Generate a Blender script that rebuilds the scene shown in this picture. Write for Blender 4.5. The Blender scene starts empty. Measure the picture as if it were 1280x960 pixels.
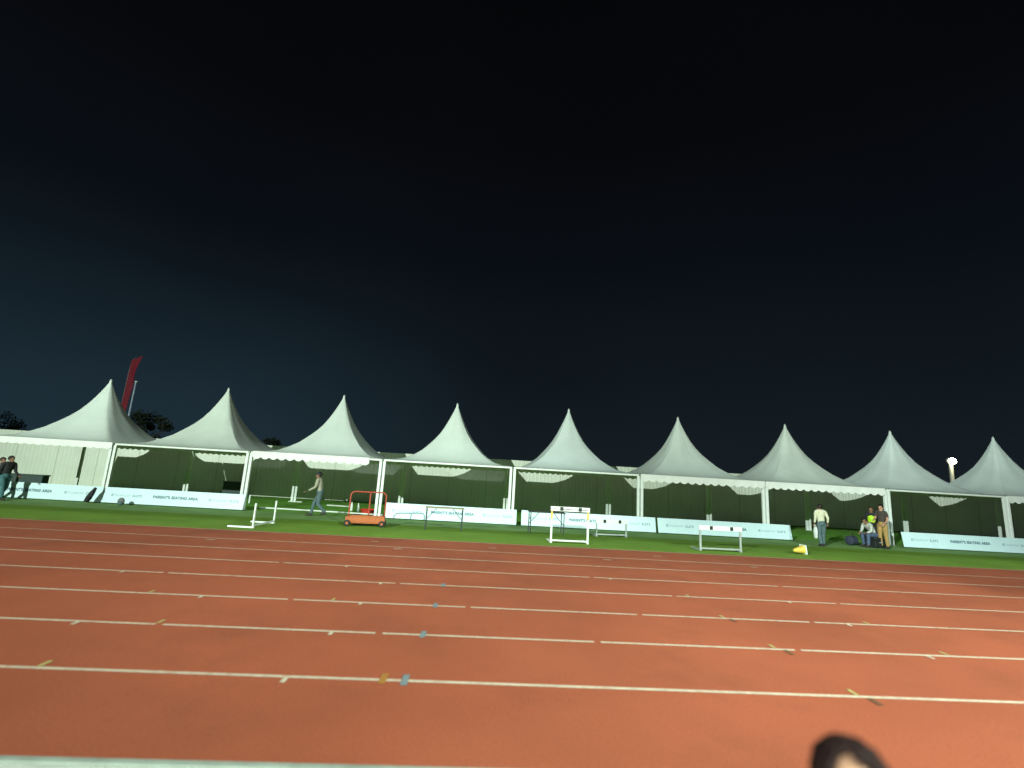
import bpy, bmesh, math, random
from mathutils import Vector, Matrix, Euler
random.seed(7)
PI = math.pi
R = math.radians
scene = bpy.context.scene
COL = scene.collection

# ------------------------------------------------------------------ helpers
def link(o, parent=None):
    COL.objects.link(o)
    if parent is not None:
        o.parent = parent
    return o

def tag(o, label=None, cat=None, group=None, kind=None):
    if label: o['label'] = label
    if cat: o['category'] = cat
    if group: o['group'] = group
    if kind: o['kind'] = kind
    return o

def thing(name, label, cat, loc=(0, 0, 0), rz=0.0, group=None):
    o = bpy.data.objects.new(name, None)
    o.empty_display_size = 0.2
    o.location = loc
    o.rotation_euler = (0, 0, rz)
    link(o)
    return tag(o, label, cat, group)

def copy_tree(o, parent=None):
    c = o.copy()
    link(c)
    if parent is not None:
        c.parent = parent
        c.matrix_parent_inverse = o.matrix_parent_inverse.copy()
    for ch in list(o.children):
        copy_tree(ch, c)
    return c

class MB:
    """collects primitives in one bmesh, build() links them as ONE object"""
    def __init__(self):
        self.bm = bmesh.new()
    def box(self, x0, x1, y0, y1, z0, z1, M=None):
        vs = [(x0, y0, z0), (x1, y0, z0), (x1, y1, z0), (x0, y1, z0),
              (x0, y0, z1), (x1, y0, z1), (x1, y1, z1), (x0, y1, z1)]
        vs = [self.bm.verts.new((M @ Vector(v)) if M else v) for v in vs]
        for f in ((3, 2, 1, 0), (4, 5, 6, 7), (0, 1, 5, 4), (1, 2, 6, 5), (2, 3, 7, 6), (3, 0, 4, 7)):
            self.bm.faces.new([vs[i] for i in f])
        return self
    def quad(self, pts):
        self.bm.faces.new([self.bm.verts.new(p) for p in pts])
        return self
    def tube(self, pts, radii, n=8, caps=True):
        pts = [Vector(p) for p in pts]
        if not hasattr(radii, '__len__'):
            radii = [radii] * len(pts)
        rings = []
        t0 = (pts[1] - pts[0]).normalized()
        ref = Vector((0, 0, 1)) if abs(t0.z) < 0.9 else Vector((1, 0, 0))
        nrm = t0.cross(ref).normalized()
        for i, p in enumerate(pts):
            if i == 0: t = pts[1] - pts[0]
            elif i == len(pts) - 1: t = pts[-1] - pts[-2]
            else: t = (pts[i + 1] - pts[i]).normalized() + (pts[i] - pts[i - 1]).normalized()
            t.normalize()
            nrm = (nrm - t * nrm.dot(t)).normalized()
            b = t.cross(nrm)
            rings.append([self.bm.verts.new(p + (nrm * math.cos(2 * PI * k / n) + b * math.sin(2 * PI * k / n)) * radii[i]) for k in range(n)])
        for a, b in zip(rings, rings[1:]):
            for k in range(n):
                self.bm.faces.new((a[k], a[(k + 1) % n], b[(k + 1) % n], b[k]))
        if caps:
            self.bm.faces.new(list(reversed(rings[0])))
            self.bm.faces.new(rings[-1])
        return self
    def lathe(self, prof, n=20, M=None):
        rings = []
        for r, z in prof:
            ring = []
            for k in range(n):
                v = Vector((r * math.cos(2 * PI * k / n), r * math.sin(2 * PI * k / n), z))
                ring.append(self.bm.verts.new((M @ v) if M else v))
            rings.append(ring)
        for a, b in zip(rings, rings[1:]):
            for k in range(n):
                self.bm.faces.new((a[k], a[(k + 1) % n], b[(k + 1) % n], b[k]))
        self.bm.faces.new(list(reversed(rings[0])))
        self.bm.faces.new(rings[-1])
        return self
    def ell(self, c, r, n=12, m=9, M=None):
        c = Vector(c)
        ret = bmesh.ops.create_uvsphere(self.bm, u_segments=n, v_segments=m, radius=1.0)
        for v in ret['verts']:
            p = Vector((v.co.x * r[0], v.co.y * r[1], v.co.z * r[2]))
            v.co = (M @ p if M else p) + c
        return self
    def build(self, name, mat, parent=None, loc=None, smooth=False, bevel=0.0, sharp=40):
        bmesh.ops.recalc_face_normals(self.bm, faces=self.bm.faces)
        me = bpy.data.meshes.new(name)
        self.bm.to_mesh(me)
        self.bm.free()
        o = bpy.data.objects.new(name, me)
        if mat: me.materials.append(mat)
        if smooth:
            for p in me.polygons: p.use_smooth = True
            try: me.set_sharp_from_angle(angle=R(sharp))
            except Exception: pass
        if bevel:
            b = o.modifiers.new('bevel', 'BEVEL')
            b.width = bevel; b.segments = 2; b.limit_method = 'ANGLE'
        if loc: o.location = loc
        return link(o, parent)

# ------------------------------------------------------------------ materials
def mat(name, col, rough=0.6, var=0.12, scale=3.0, bump=0.0, bscale=60.0, metal=0.0, spec=0.4, emit=None, dirt=None, dscale=1.2, grain=None):
    m = bpy.data.materials.new(name)
    m.use_nodes = True
    nt = m.node_tree
    N, L = nt.nodes, nt.links
    b = N['Principled BSDF']
    b.inputs['Roughness'].default_value = rough
    b.inputs['Metallic'].default_value = metal
    b.inputs['Specular IOR Level'].default_value = spec
    tc = N.new('ShaderNodeTexCoord')
    nz = N.new('ShaderNodeTexNoise'); nz.inputs['Scale'].default_value = scale; nz.inputs['Detail'].default_value = 6
    L.new(tc.outputs['Object'], nz.inputs['Vector'])
    rp = N.new('ShaderNodeValToRGB')
    rp.color_ramp.elements[0].position = 0.3; rp.color_ramp.elements[1].position = 0.7
    rp.color_ramp.elements[0].color = tuple(c * (1 - var) for c in col) + (1,)
    rp.color_ramp.elements[1].color = tuple(min(1, c * (1 + var)) for c in col) + (1,)
    L.new(nz.outputs['Fac'], rp.inputs['Fac'])
    out = rp.outputs['Color']
    if dirt:
        n2 = N.new('ShaderNodeTexNoise'); n2.inputs['Scale'].default_value = dscale; n2.inputs['Detail'].default_value = 8
        n2.inputs['Roughness'].default_value = 0.65
        L.new(tc.outputs['Object'], n2.inputs['Vector'])
        r2 = N.new('ShaderNodeValToRGB'); r2.color_ramp.elements[0].position = 0.52; r2.color_ramp.elements[1].position = 0.78
        r2.color_ramp.elements[1].color = (dirt[3],) * 3 + (1,)
        L.new(n2.outputs['Fac'], r2.inputs['Fac'])
        mx = N.new('ShaderNodeMixRGB'); mx.inputs['Color2'].default_value = tuple(dirt[:3]) + (1,)
        L.new(r2.outputs['Color'], mx.inputs['Fac']); L.new(out, mx.inputs['Color1'])
        out = mx.outputs['Color']
    if grain:
        n4 = N.new('ShaderNodeTexNoise'); n4.inputs['Scale'].default_value = grain[0]; n4.inputs['Detail'].default_value = 3
        L.new(tc.outputs['Object'], n4.inputs['Vector'])
        r4 = N.new('ShaderNodeMapRange'); r4.inputs['From Min'].default_value = 0.3; r4.inputs['From Max'].default_value = 0.7
        r4.inputs['To Min'].default_value = 1 - grain[1]; r4.inputs['To Max'].default_value = 1 + grain[1]
        L.new(n4.outputs['Fac'], r4.inputs['Value'])
        v4 = N.new('ShaderNodeVectorMath'); v4.operation = 'SCALE'
        L.new(out, v4.inputs[0]); L.new(r4.outputs[0], v4.inputs['Scale'])
        out = v4.outputs[0]
    L.new(out, b.inputs['Base Color'])
    if bump:
        nb = N.new('ShaderNodeTexNoise'); nb.inputs['Scale'].default_value = bscale; nb.inputs['Detail'].default_value = 4
        L.new(tc.outputs['Object'], nb.inputs['Vector'])
        bp = N.new('ShaderNodeBump'); bp.inputs['Strength'].default_value = bump; bp.inputs['Distance'].default_value = 0.02
        L.new(nb.outputs['Fac'], bp.inputs['Height']); L.new(bp.outputs['Normal'], b.inputs['Normal'])
    if emit:
        b.inputs['Emission Color'].default_value = tuple(emit[:3]) + (1,)
        b.inputs['Emission Strength'].default_value = emit[3]
    return m

M = {}
M['track'] = mat('track_rubber', (0.39, 0.092, 0.043), 0.68, 0.12, 0.45, 0.35, 220, spec=0.35, dirt=(0.27, 0.068, 0.034, 0.85), dscale=0.55, grain=(38, 0.13))
M['line'] = mat('track_paint', (0.62, 0.49, 0.37), 0.7, 0.14, 14, 0.2, 200, dirt=(0.42, 0.17, 0.10, 0.75), dscale=6, grain=(60, 0.12))
M['mark_yellow'] = mat('mark_yellow', (0.46, 0.36, 0.13), 0.7, 0.12, 14)
M['mark_blue'] = mat('mark_blue', (0.20, 0.23, 0.24), 0.7, 0.12, 14)
M['mark_orange'] = mat('mark_orange', (0.40, 0.17, 0.035), 0.7, 0.12, 14)
M['mark_dark'] = mat('mark_dark', (0.16, 0.07, 0.035), 0.8, 0.15, 14)
M['concrete'] = mat('kerb_concrete', (0.62, 0.63, 0.56), 0.75, 0.12, 5, 0.3, 80, dirt=(0.35, 0.35, 0.29, 0.5), dscale=4)
M['alu'] = mat('rail_aluminium', (0.33, 0.36, 0.31), 0.55, 0.12, 6, dirt=(0.20, 0.20, 0.16, 0.6), dscale=5)
M['canvas'] = mat('white_canvas', (0.68, 0.76, 0.70), 0.55, 0.05, 1.1, 0.28, 1.6, spec=0.3, dirt=(0.58, 0.64, 0.58, 0.45), dscale=0.8)
M['canvas_cool'] = mat('white_canvas_cool', (0.68, 0.77, 0.74), 0.55, 0.05, 1.3, 0.28, 1.5, spec=0.3, dirt=(0.60, 0.64, 0.62, 0.5), dscale=0.9)
M['canvas_grey'] = mat('grey_canvas', (0.63, 0.70, 0.63), 0.6, 0.06, 1.2, 0.32, 1.7, spec=0.3, dirt=(0.54, 0.59, 0.52, 0.5), dscale=0.7)
M['valance'] = mat('valance_cloth', (0.80, 0.82, 0.78), 0.6, 0.04, 3, 0.1, 20)
M['post'] = mat('post_white', (0.78, 0.82, 0.78), 0.4, 0.05, 6, metal=0.0)
M['wall'] = mat('wall_white_metal', (0.80, 0.84, 0.73), 0.5, 0.04, 0.8, dirt=(0.68, 0.70, 0.58, 0.5), dscale=0.9)
M['seam'] = mat('wall_seam', (0.62, 0.65, 0.54), 0.7, 0.1, 4)
M['board'] = mat('board_face', (0.62, 0.79, 0.84), 0.35, 0.03, 2, dirt=(0.54, 0.69, 0.74, 0.4), dscale=1.5)
M['board_edge'] = mat('board_frame', (0.05, 0.075, 0.07), 0.6, 0.1, 5)
M['print_dark'] = mat('print_dark', (0.07, 0.14, 0.19), 0.5, 0.1, 8)
M['print_soft'] = mat('print_soft', (0.30, 0.40, 0.48), 0.5, 0.1, 8)
M['print_mid'] = mat('print_mid', (0.15, 0.23, 0.31), 0.5, 0.1, 8)
M['white'] = mat('white_paint', (0.76, 0.78, 0.74), 0.45, 0.05, 6, dirt=(0.5, 0.5, 0.45, 0.5), dscale=5)
M['steel'] = mat('dull_steel', (0.42, 0.45, 0.43), 0.45, 0.1, 8, metal=0.3)
M['yellow'] = mat('yellow_paint', (0.72, 0.50, 0.08), 0.45, 0.06, 6)
M['black'] = mat('black_paint', (0.018, 0.02, 0.02), 0.5, 0.2, 8)
M['darkmetal'] = mat('dark_metal', (0.045, 0.05, 0.05), 0.45, 0.15, 8)
M['wood'] = mat('worn_plywood', (0.38, 0.30, 0.19), 0.6, 0.15, 5)
M['orange'] = mat('orange_paint', (0.44, 0.115, 0.035), 0.5, 0.10, 6, dirt=(0.28, 0.09, 0.035, 0.6), dscale=5)
M['cart_red'] = mat('cart_red', (0.42, 0.065, 0.035), 0.5, 0.1, 6)
M['red'] = mat('red_plastic', (0.66, 0.045, 0.03), 0.4, 0.06, 6)
M['flag_red'] = mat('flag_red', (0.17, 0.008, 0.02), 0.8, 0.18, 2.5)
M['pole_pale'] = mat('pole_pale', (0.30, 0.36, 0.46), 0.4, 0.08, 5)
M['rubber'] = mat('black_rubber', (0.02, 0.02, 0.02), 0.8, 0.15, 9)
M['bark'] = mat('bark', (0.07, 0.05, 0.035), 0.9, 0.2, 3)
M['leaf'] = mat('dark_leaves', (0.014, 0.022, 0.009), 0.7, 0.35, 0.6)
M['skin_tan'] = mat('skin_brown', (0.24, 0.125, 0.075), 0.55, 0.08, 12)
M['skin_mid'] = mat('skin_mid', (0.46, 0.24, 0.15), 0.5, 0.06, 12)
M['hair'] = mat('black_hair', (0.016, 0.011, 0.009), 0.45, 0.25, 40)
M['hair_brown'] = mat('dark_brown_hair', (0.020, 0.009, 0.008), 0.6, 0.35, 60, 0.6, 90, spec=0.12)
M['c_black'] = mat('black_cloth', (0.02, 0.02, 0.022), 0.85, 0.2, 6)
M['c_teal'] = mat('teal_denim', (0.05, 0.14, 0.15), 0.85, 0.15, 8)
M['c_grey'] = mat('grey_cloth', (0.17, 0.18, 0.17), 0.85, 0.15, 6)
M['c_cream'] = mat('cream_cloth', (0.60, 0.58, 0.42), 0.85, 0.1, 6)
M['c_khaki'] = mat('khaki_cloth', (0.36, 0.34, 0.25), 0.85, 0.1, 6)
M['c_slate'] = mat('slate_denim', (0.085, 0.13, 0.14), 0.85, 0.15, 8)
M['c_jean'] = mat('blue_denim', (0.07, 0.10, 0.17), 0.85, 0.15, 8)
M['c_plaid'] = mat('pale_grey_cloth', (0.44, 0.45, 0.40), 0.85, 0.25, 14)
M['c_brown'] = mat('brown_cloth', (0.06, 0.045, 0.038), 0.85, 0.15, 6)
M['c_tan'] = mat('tan_cloth', (0.36, 0.22, 0.075), 0.85, 0.12, 6)
M['c_neon'] = mat('neon_cloth', (0.42, 0.72, 0.02), 0.7, 0.06, 6)
M['c_navy'] = mat('navy_cloth', (0.03, 0.035, 0.06), 0.8, 0.15, 6)
M['shoe'] = mat('dark_shoe', (0.04, 0.035, 0.03), 0.6, 0.15, 9)
M['eye'] = mat('eye', (0.05, 0.04, 0.035), 0.2, 0.05, 9)
M['glow'] = mat('lamp_glass', (0.9, 0.9, 0.8), 0.3, 0.02, 9, emit=(1.0, 0.96, 0.66, 40))
M['pole_cream'] = mat('galvanised_pole', (0.55, 0.55, 0.46), 0.5, 0.06, 4)

def turf_material():
    m = bpy.data.materials.new('artificial_turf'); m.use_nodes = True
    N, L = m.node_tree.nodes, m.node_tree.links
    b = N['Principled BSDF']; b.inputs['Roughness'].default_value = 0.85; b.inputs['Specular IOR Level'].default_value = 0.2
    tc = N.new('ShaderNodeTexCoord'); sp = N.new('ShaderNodeSeparateXYZ'); L.new(tc.outputs['Object'], sp.inputs[0])
    wob = N.new('ShaderNodeTexNoise'); wob.inputs['Scale'].default_value = 0.25; wob.inputs['Detail'].default_value = 3
    L.new(tc.outputs['Object'], wob.inputs['Vector'])
    ad = N.new('ShaderNodeMath'); ad.operation = 'MULTIPLY_ADD'; ad.inputs[1].default_value = 0.5
    L.new(wob.outputs['Fac'], ad.inputs[0]); L.new(sp.outputs['Y'], ad.inputs[2])
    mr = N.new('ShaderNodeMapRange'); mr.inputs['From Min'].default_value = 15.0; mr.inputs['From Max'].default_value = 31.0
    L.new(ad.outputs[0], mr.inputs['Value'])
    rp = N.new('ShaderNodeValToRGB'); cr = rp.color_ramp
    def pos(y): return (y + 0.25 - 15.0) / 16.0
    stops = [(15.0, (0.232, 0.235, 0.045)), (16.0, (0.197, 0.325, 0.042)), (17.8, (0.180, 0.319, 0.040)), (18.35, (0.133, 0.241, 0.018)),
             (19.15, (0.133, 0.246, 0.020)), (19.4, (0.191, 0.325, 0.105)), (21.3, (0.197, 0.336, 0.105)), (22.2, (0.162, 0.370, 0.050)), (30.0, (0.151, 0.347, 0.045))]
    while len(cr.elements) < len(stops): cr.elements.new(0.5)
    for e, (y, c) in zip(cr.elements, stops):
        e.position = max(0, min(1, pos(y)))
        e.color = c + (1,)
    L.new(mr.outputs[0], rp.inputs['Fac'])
    nz = N.new('ShaderNodeTexNoise'); nz.inputs['Scale'].default_value = 30; nz.inputs['Detail'].default_value = 6
    L.new(tc.outputs['Object'], nz.inputs['Vector'])
    nl = N.new('ShaderNodeTexNoise'); nl.inputs['Scale'].default_value = 0.6; nl.inputs['Detail'].default_value = 5
    L.new(tc.outputs['Object'], nl.inputs['Vector'])
    mm = N.new('ShaderNodeMath'); mm.operation = 'ADD'; L.new(nz.outputs['Fac'], mm.inputs[0]); L.new(nl.outputs['Fac'], mm.inputs[1])
    m2 = N.new('ShaderNodeMapRange'); m2.inputs['From Min'].default_value = 0.6; m2.inputs['From Max'].default_value = 1.4
    m2.inputs['To Min'].default_value = 0.72; m2.inputs['To Max'].default_value = 1.25
    L.new(mm.outputs[0], m2.inputs['Value'])
    mx = N.new('ShaderNodeVectorMath'); mx.operation = 'SCALE'
    L.new(rp.outputs['Color'], mx.inputs[0]); L.new(m2.outputs[0], mx.inputs['Scale'])
    L.new(mx.outputs[0], b.inputs['Base Color'])
    bp = N.new('ShaderNodeBump'); bp.inputs['Strength'].default_value = 0.7; bp.inputs['Distance'].default_value = 0.03
    n3 = N.new('ShaderNodeTexNoise'); n3.inputs['Scale'].default_value = 90
    L.new(tc.outputs['Object'], n3.inputs['Vector']); L.new(n3.outputs['Fac'], bp.inputs['Height']); L.new(bp.outputs['Normal'], b.inputs['Normal'])
    return m
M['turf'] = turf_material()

# ------------------------------------------------------------------ setting
def sheet(name, x0, x1, y0, y1, z, m, nx=1):
    mb = MB(); mb.quad([(x0, y0, z), (x1, y0, z), (x1, y1, z), (x0, y1, z)])
    return tag(mb.build(name, m), kind='structure')
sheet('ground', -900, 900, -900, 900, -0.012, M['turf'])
sheet('running_track', -160, 160, 3.88, 15.52, 0.0, M['track'])
Y0, LANE = 3.993, 1.403
def strips(name, segs, m, z=0.004):
    mb = MB()
    for x0, x1, y0, y1 in segs: mb.quad([(x0, y0, z), (x1, y0, z), (x1, y1, z), (x0, y1, z)])
    return tag(mb.build(name, m), kind='structure')
breaks = {1: [9.1], 2: [-3.93, -1.17, 1.71, 4.48], 3: [-2.83, -0.05, 2.75, 5.67, 9.9], 4: [-5.6, -1.4, 3.9, 7.2], 5: [-4.1, 2.6, 6.9], 6: [], 7: []}
for i in range(1, 8):
    y = Y0 + LANE * i
    xs = [-160] + sorted(breaks[i]) + [160]
    segs = []
    for a, b in zip(xs, xs[1:]):
        segs.append((a + (0.045 if a > -160 else 0), b - (0.045 if b < 160 else 0), y - 0.027, y + 0.027))
    strips('lane_line', segs, M['line'])
strips('track_edge_line', [(-160, 160, 15.42, 15.47)], M['line'])
# staggered marks painted across the lane lines
def ticks(name, pts, w, l0, l1, m, lean=0.0, z=0.008):
    mb = MB()
    for x, i in pts:
        y = Y0 + LANE * i
        mb.quad([(x - w / 2 + lean * l0, y + l0, z), (x + w / 2 + lean * l0, y + l0, z), (x + w / 2 + lean * l1, y + l1, z), (x - w / 2 + lean * l1, y + l1, z)])
    return tag(mb.build(name, m), kind='structure')
ticks('blue_lane_mark', [(-0.62, 1), (-0.60, 2), (-0.57, 3), (-0.55, 4)], 0.07, -0.12, 0.14, M['mark_blue'])
ticks('orange_lane_mark', [(-0.84, 1)], 0.07, -0.10, 0.15, M['mark_orange'])
ticks('yellow_lane_mark', [(-4.2, 1), (-3.97, 2), (-5.0, 3), (4.22, 1), (4.18, 2), (4.18, 3), (4.2, 4), (6.68, 2), (6.7, 3), (-2.2, 3)], 0.045, 0.03, 0.17, M['mark_yellow'])
ticks('white_lane_mark', [(-1.79, 1), (-4.88, 2), (-1.76, 2), (-1.73, 3), (-4.15, 3), (6.3, 2), (6.25, 3), (6.15, 4), (-6.3, 4), (-1.7, 4), (3.0, 5), (-2.7, 5)], 0.05, -0.15, -0.03, M['line'])
ticks('dark_lane_mark', [(4.3, 1), (4.28, 2), (4.26, 3)], 0.06, -0.20, -0.03, M['mark_dark'])
ticks('lane_dash', [(-2.05, 6.75), (3.6, 6.7), (-6.9, 6.75), (7.7, 6.7), (-2.9, 7.55), (0.5, 7.45), (5.4, 7.5)], 0.22, 0.0, 0.07, M['line'])
# inner kerb: aluminium rail and pale concrete strip
mb = MB(); mb.box(-160, 160, 3.845, 3.915, -0.01, 0.035)
tag(mb.build('kerb_rail', M['alu'], bevel=0.012), kind='structure')
mb = MB()
for k in range(-60, 60):
    mb.box(k * 1.2 + 0.004, (k + 1) * 1.2 - 0.004, 3.40, 3.84, -0.01, 0.022)
tag(mb.build('kerb', M['concrete'], bevel=0.006), kind='structure')

# back wall of white ribbed sheet
WY, WZ = 30.12, 3.02
mb = MB()
pts = []
x = -62.0
while x < 70:
    pts += [(x, 0.0), (x + 0.12, 0.0), (x + 0.145, -0.010), (x + 0.19, -0.010), (x + 0.215, 0.0)]
    x += 0.23
front = []
for (px, dy) in pts:
    front.append((mb.bm.verts.new((px, WY + dy, 0.0)), mb.bm.verts.new((px, WY + dy, WZ)), mb.bm.verts.new((px, WY + dy + 0.05, WZ)), mb.bm.verts.new((px, WY + dy + 0.05, 0.0))))
for a, b in zip(front, front[1:]):
    if b[0].co.x - a[0].co.x < 1e-6: continue
    for k in range(3):
        mb.bm.faces.new((a[k], b[k], b[k + 1], a[k + 1]))
wall = mb.build('boundary_wall', M['wall'])
tag(wall, 'long white ribbed metal hoarding wall standing behind the whole row of tents', 'wall')
mb = MB()
for k in range(-24, 28):
    mb.box(k * 2.3 + 0.37, k * 2.3 + 0.41, WY - 0.016, WY + 0.002, 0.0, WZ - 0.01)
mb.build('panel_joint', M['seam'], wall)

# ------------------------------------------------------------------ tents
S = 5.75
EZ, PZ = 2.48, 5.545
A = -0.0125                                   # the row turns slightly
def row(x, off=0.0):                          # front line of the row
    return 21.33 + A * x + off
PROF = [(0.0, 1.0), (0.022, 0.95), (0.05, 0.885), (0.09, 0.80), (0.14, 0.70), (0.20, 0.59), (0.27, 0.48), (0.35, 0.38), (0.44, 0.285), (0.54, 0.185),
        (0.64, 0.112), (0.75, 0.047), (0.87, 0.011), (1.0, 0.0)]
def canopy_mesh(seed, h=PZ - EZ, sag=0.05):
    rnd = random.Random(seed)
    mb = MB(); n = 22
    H = S / 2 - 0.012
    ph = [rnd.uniform(0, 6.28) for _ in range(8)]
    rings = []
    for s, z in PROF:
        w = max(s, 0.016) * H
        ring = []
        for side in range(4):
            for k in range(n):
                u = -1 + 2 * k / n
                round_ = 1 - 0.22 * (1 - s) * u * u                      # rounder towards the peak
                d = w * (1 - sag * (1 - u * u) * math.sin(PI * min(1, s * 1.02)) * 1.2) * (round_ if s < 0.999 else 1)
                wr = (0.012 * math.sin(u * 7 + ph[side] + s * 3) + 0.006 * math.sin(u * 17 + ph[side + 4] - s * 9) * s) * s * (1 - s) * 4
                xx, yy = w * u * (round_ if s < .999 else 1), -(d + wr)
                a = side * PI / 2
                ring.append(mb.bm.verts.new((xx * math.cos(a) - yy * math.sin(a), xx * math.sin(a) + yy * math.cos(a), EZ + z * h)))
        rings.append(ring)
    m = 4 * n
    for a, b in zip(rings, rings[1:]):
        for k in range(m):
            mb.bm.faces.new((a[k], a[(k + 1) % m], b[(k + 1) % m], b[k]))
    mb.bm.faces.new(rings[0])
    return mb
def valance_mesh(length, drop=0.13, sc=0.24, amp=0.075, t=0.008, lip=0.0):
    mb = MB()
    cnt = max(1, round(length / sc)); per = 8
    cols = []
    for i in range(cnt * per + 1):
        x = -length / 2 + length * i / (cnt * per)
        zb = -(drop + amp * abs(math.sin(PI * i / per)))
        wv = 0.012 * math.sin(x * 2.1) + 0.006 * math.sin(x * 9)
        cols.append([mb.bm.verts.new((x, 0, 0)), mb.bm.verts.new((x, t, 0)), mb.bm.verts.new((x, t + wv, zb)), mb.bm.verts.new((x, wv, zb))])
    for a, b in zip(cols, cols[1:]):
        for k in range(4):
            mb.bm.faces.new((a[k], b[k], b[(k + 1) % 4], a[(k + 1) % 4]))
    mb.bm.faces.new(cols[0]); mb.bm.faces.new(list(reversed(cols[-1])))
    return mb
tent_specs = [  # label, canopy material, front valance (x0,x1) or None
    ('white peaked tent at the left end of the row with its right face dark', 'canvas', (-2.85, 2.85)),
    ('white peaked tent with a bare front edge, second from the row\'s left end', 'canvas_grey', None),
    ('white peaked tent with a scalloped edge behind the walking person in a cap', 'canvas', (-2.72, 2.3)),
    ('white peaked tent with a bare front edge, right of the orange cart', 'canvas', None),
    ('brightest cool white peaked tent with a bare front edge, behind the yellow-topped hurdle', 'canvas_cool', None),
    ('white peaked tent with a scalloped edge, third from the row\'s right end but one', 'canvas', (-2.85, 2.85)),
    ('white scallop-edged tent above the person in white seen from behind', 'canvas_grey', (-2.85, 2.75)),
    ('white peaked tent with a bare front edge, just left of the lit floodlight pole', 'canvas_cool', None),
    ('white peaked tent cut by the right edge of the photo, last of the row', 'canvas_cool', (-2.85, 2.85)),
]
def make_tent(j):
    label, cm, val = tent_specs[j]
    cx = -15.778 + S * (j - 0.5)
    t = thing('peaked_tent', label, 'tent', (cx, row(cx, 0.197) + S / 2, 0), math.atan(A), 'white peaked tents in a row along the track')
    canopy_mesh(j * 3 + 1, PZ - EZ + [0.05, 0, 0.02, -0.03, 0.06, 0, -0.02, 0.0, 0.03][j], 0.022 + 0.007 * (j % 3)).build('canopy', M[cm], t, smooth=True, sharp=35)
    h = S / 2
    fb = MB()
    for a in range(4):
        Mx = Matrix.Rotation(a * PI / 2, 4, 'Z')
        fb.box(-h + 0.07, h - 0.07, -h + 0.035, -h + 0.095, EZ - 0.085, EZ - 0.012, Mx)
    fb.build('eave_frame', M['post'], t)
    for sx in (-1, 1):
        for sy in (-1, 1):
            lb = MB(); x, y = sx * (h - 0.082), sy * (h - 0.082)
            lb.box(x - 0.055, x + 0.055, y - 0.055, y + 0.055, 0.01, EZ - 0.09)
            leg = lb.build('leg', M['post'], t, bevel=0.008)
            pb = MB(); pb.box(x - 0.078, x + 0.078, y - 0.10, y + 0.10, -0.01, 0.012)
            pb.build('foot_plate', M['steel'], leg)
    fc = MB(); top = PZ + [0.05, 0, 0.02, -0.03, 0.06, 0, -0.02, 0.0, 0.03][j]
    fc.lathe([(0.05, top - 0.05), (0.055, top - 0.01), (0.045, top + 0.03), (0.012, top + 0.06)], 10)
    fc.build('peak_cap', M['steel'], t, smooth=True)
    if val:
        v = valance_mesh(val[1] - val[0], 0.25 if j else 0.24, 0.36, 0.085 if j else 0.04)
        v.build('valance', M['valance'], t, loc=((val[0] + val[1]) / 2, -h - 0.004, EZ + 0.012))
    v = valance_mesh(S - 0.1, 0.14, 0.30, 0.07)
    v.build('valance', M['valance'], t, loc=(0, h - 0.02, EZ - 0.005))
    # steel beams under the canopy: centre king post on crossed cables
    kb = MB()
    kb.tube([(0, 0, EZ + 0.25), (0, 0, top - 0.1)], 0.035, 8)
    kb.build('king_post', M['steel'], t)
    cb = MB()
    for sx in (-1, 1):
        for sy in (-1, 1):
            cb.tube([(sx * (h - 0.09), sy * (h - 0.09), EZ - 0.05), (0, 0, EZ + 0.27)], 0.008, 5)
    cb.build('cable', M['steel'], t)
    return t
tents = [make_tent(j) for j in range(9)]

# ------------------------------------------------------------------ advertising boards
def text_mesh(body, size, spacing=1.0):
    c = bpy.data.curves.new('lettering', 'FONT'); c.body = body; c.size = size; c.align_x = 'CENTER'; c.align_y = 'CENTER'
    c.space_character = spacing; c.offset = 0.006; c.extrude = 0.002
    o = bpy.data.objects.new('lettering', c); COL.objects.link(o)
    dg = bpy.context.evaluated_depsgraph_get()
    me = bpy.data.meshes.new_from_object(o.evaluated_get(dg), depsgraph=dg)
    bpy.data.objects.remove(o)
    return me
letter_me = text_mesh("PARENT'S SEATING AREA", 0.155, 1.05); letter_me.materials.append(M['print_dark'])
def logo_mesh():
    """small emblem, a run of thin strokes, then a heavier short block: a printed mark too soft in the photo to read"""
    mb = MB(); rnd = random.Random(4)
    y0, y1 = -0.003, 0.0
    def bar(xa, xb, za, zb): mb.box(xa, xb, y0, y1, za, zb)
    bar(-0.62, -0.56, -0.05, 0.05); bar(-0.56, -0.50, 0.02, 0.05); bar(-0.55, -0.51, -0.05, -0.02)
    x = -0.47
    for k in range(9):
        w = 0.05
        hgt = 0.036
        kind = k % 4
        bar(x, x + 0.010, -hgt, hgt)
        if kind in (0, 2): bar(x + 0.010, x + w, hgt - 0.014, hgt)
        if kind in (1, 2, 3): bar(x + 0.010, x + w, -hgt, -hgt + 0.014)
        if kind in (0, 3): bar(x + w - 0.010, x + w, -hgt + 0.014, hgt - 0.014)
        x += w + 0.02
    return mb
def logo_tail():
    mb = MB()
    x = 0.24
    for k in range(5):
        mb.box(x, x + 0.018, -0.003, 0, -0.045, 0.045)
        if k != 1: mb.box(x + 0.018, x + 0.055, -0.003, 0, 0.022, 0.045)
        if k != 3: mb.box(x + 0.018, x + 0.055, -0.003, 0, -0.045, -0.022)
        x += 0.078
    return mb
lm = logo_mesh().build('logo', M['print_soft']); lm_data = lm.data; bpy.data.objects.remove(lm)
lt = logo_tail().build('logo', M['print_mid']); lt_data = lt.data; bpy.data.objects.remove(lt)
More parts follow.
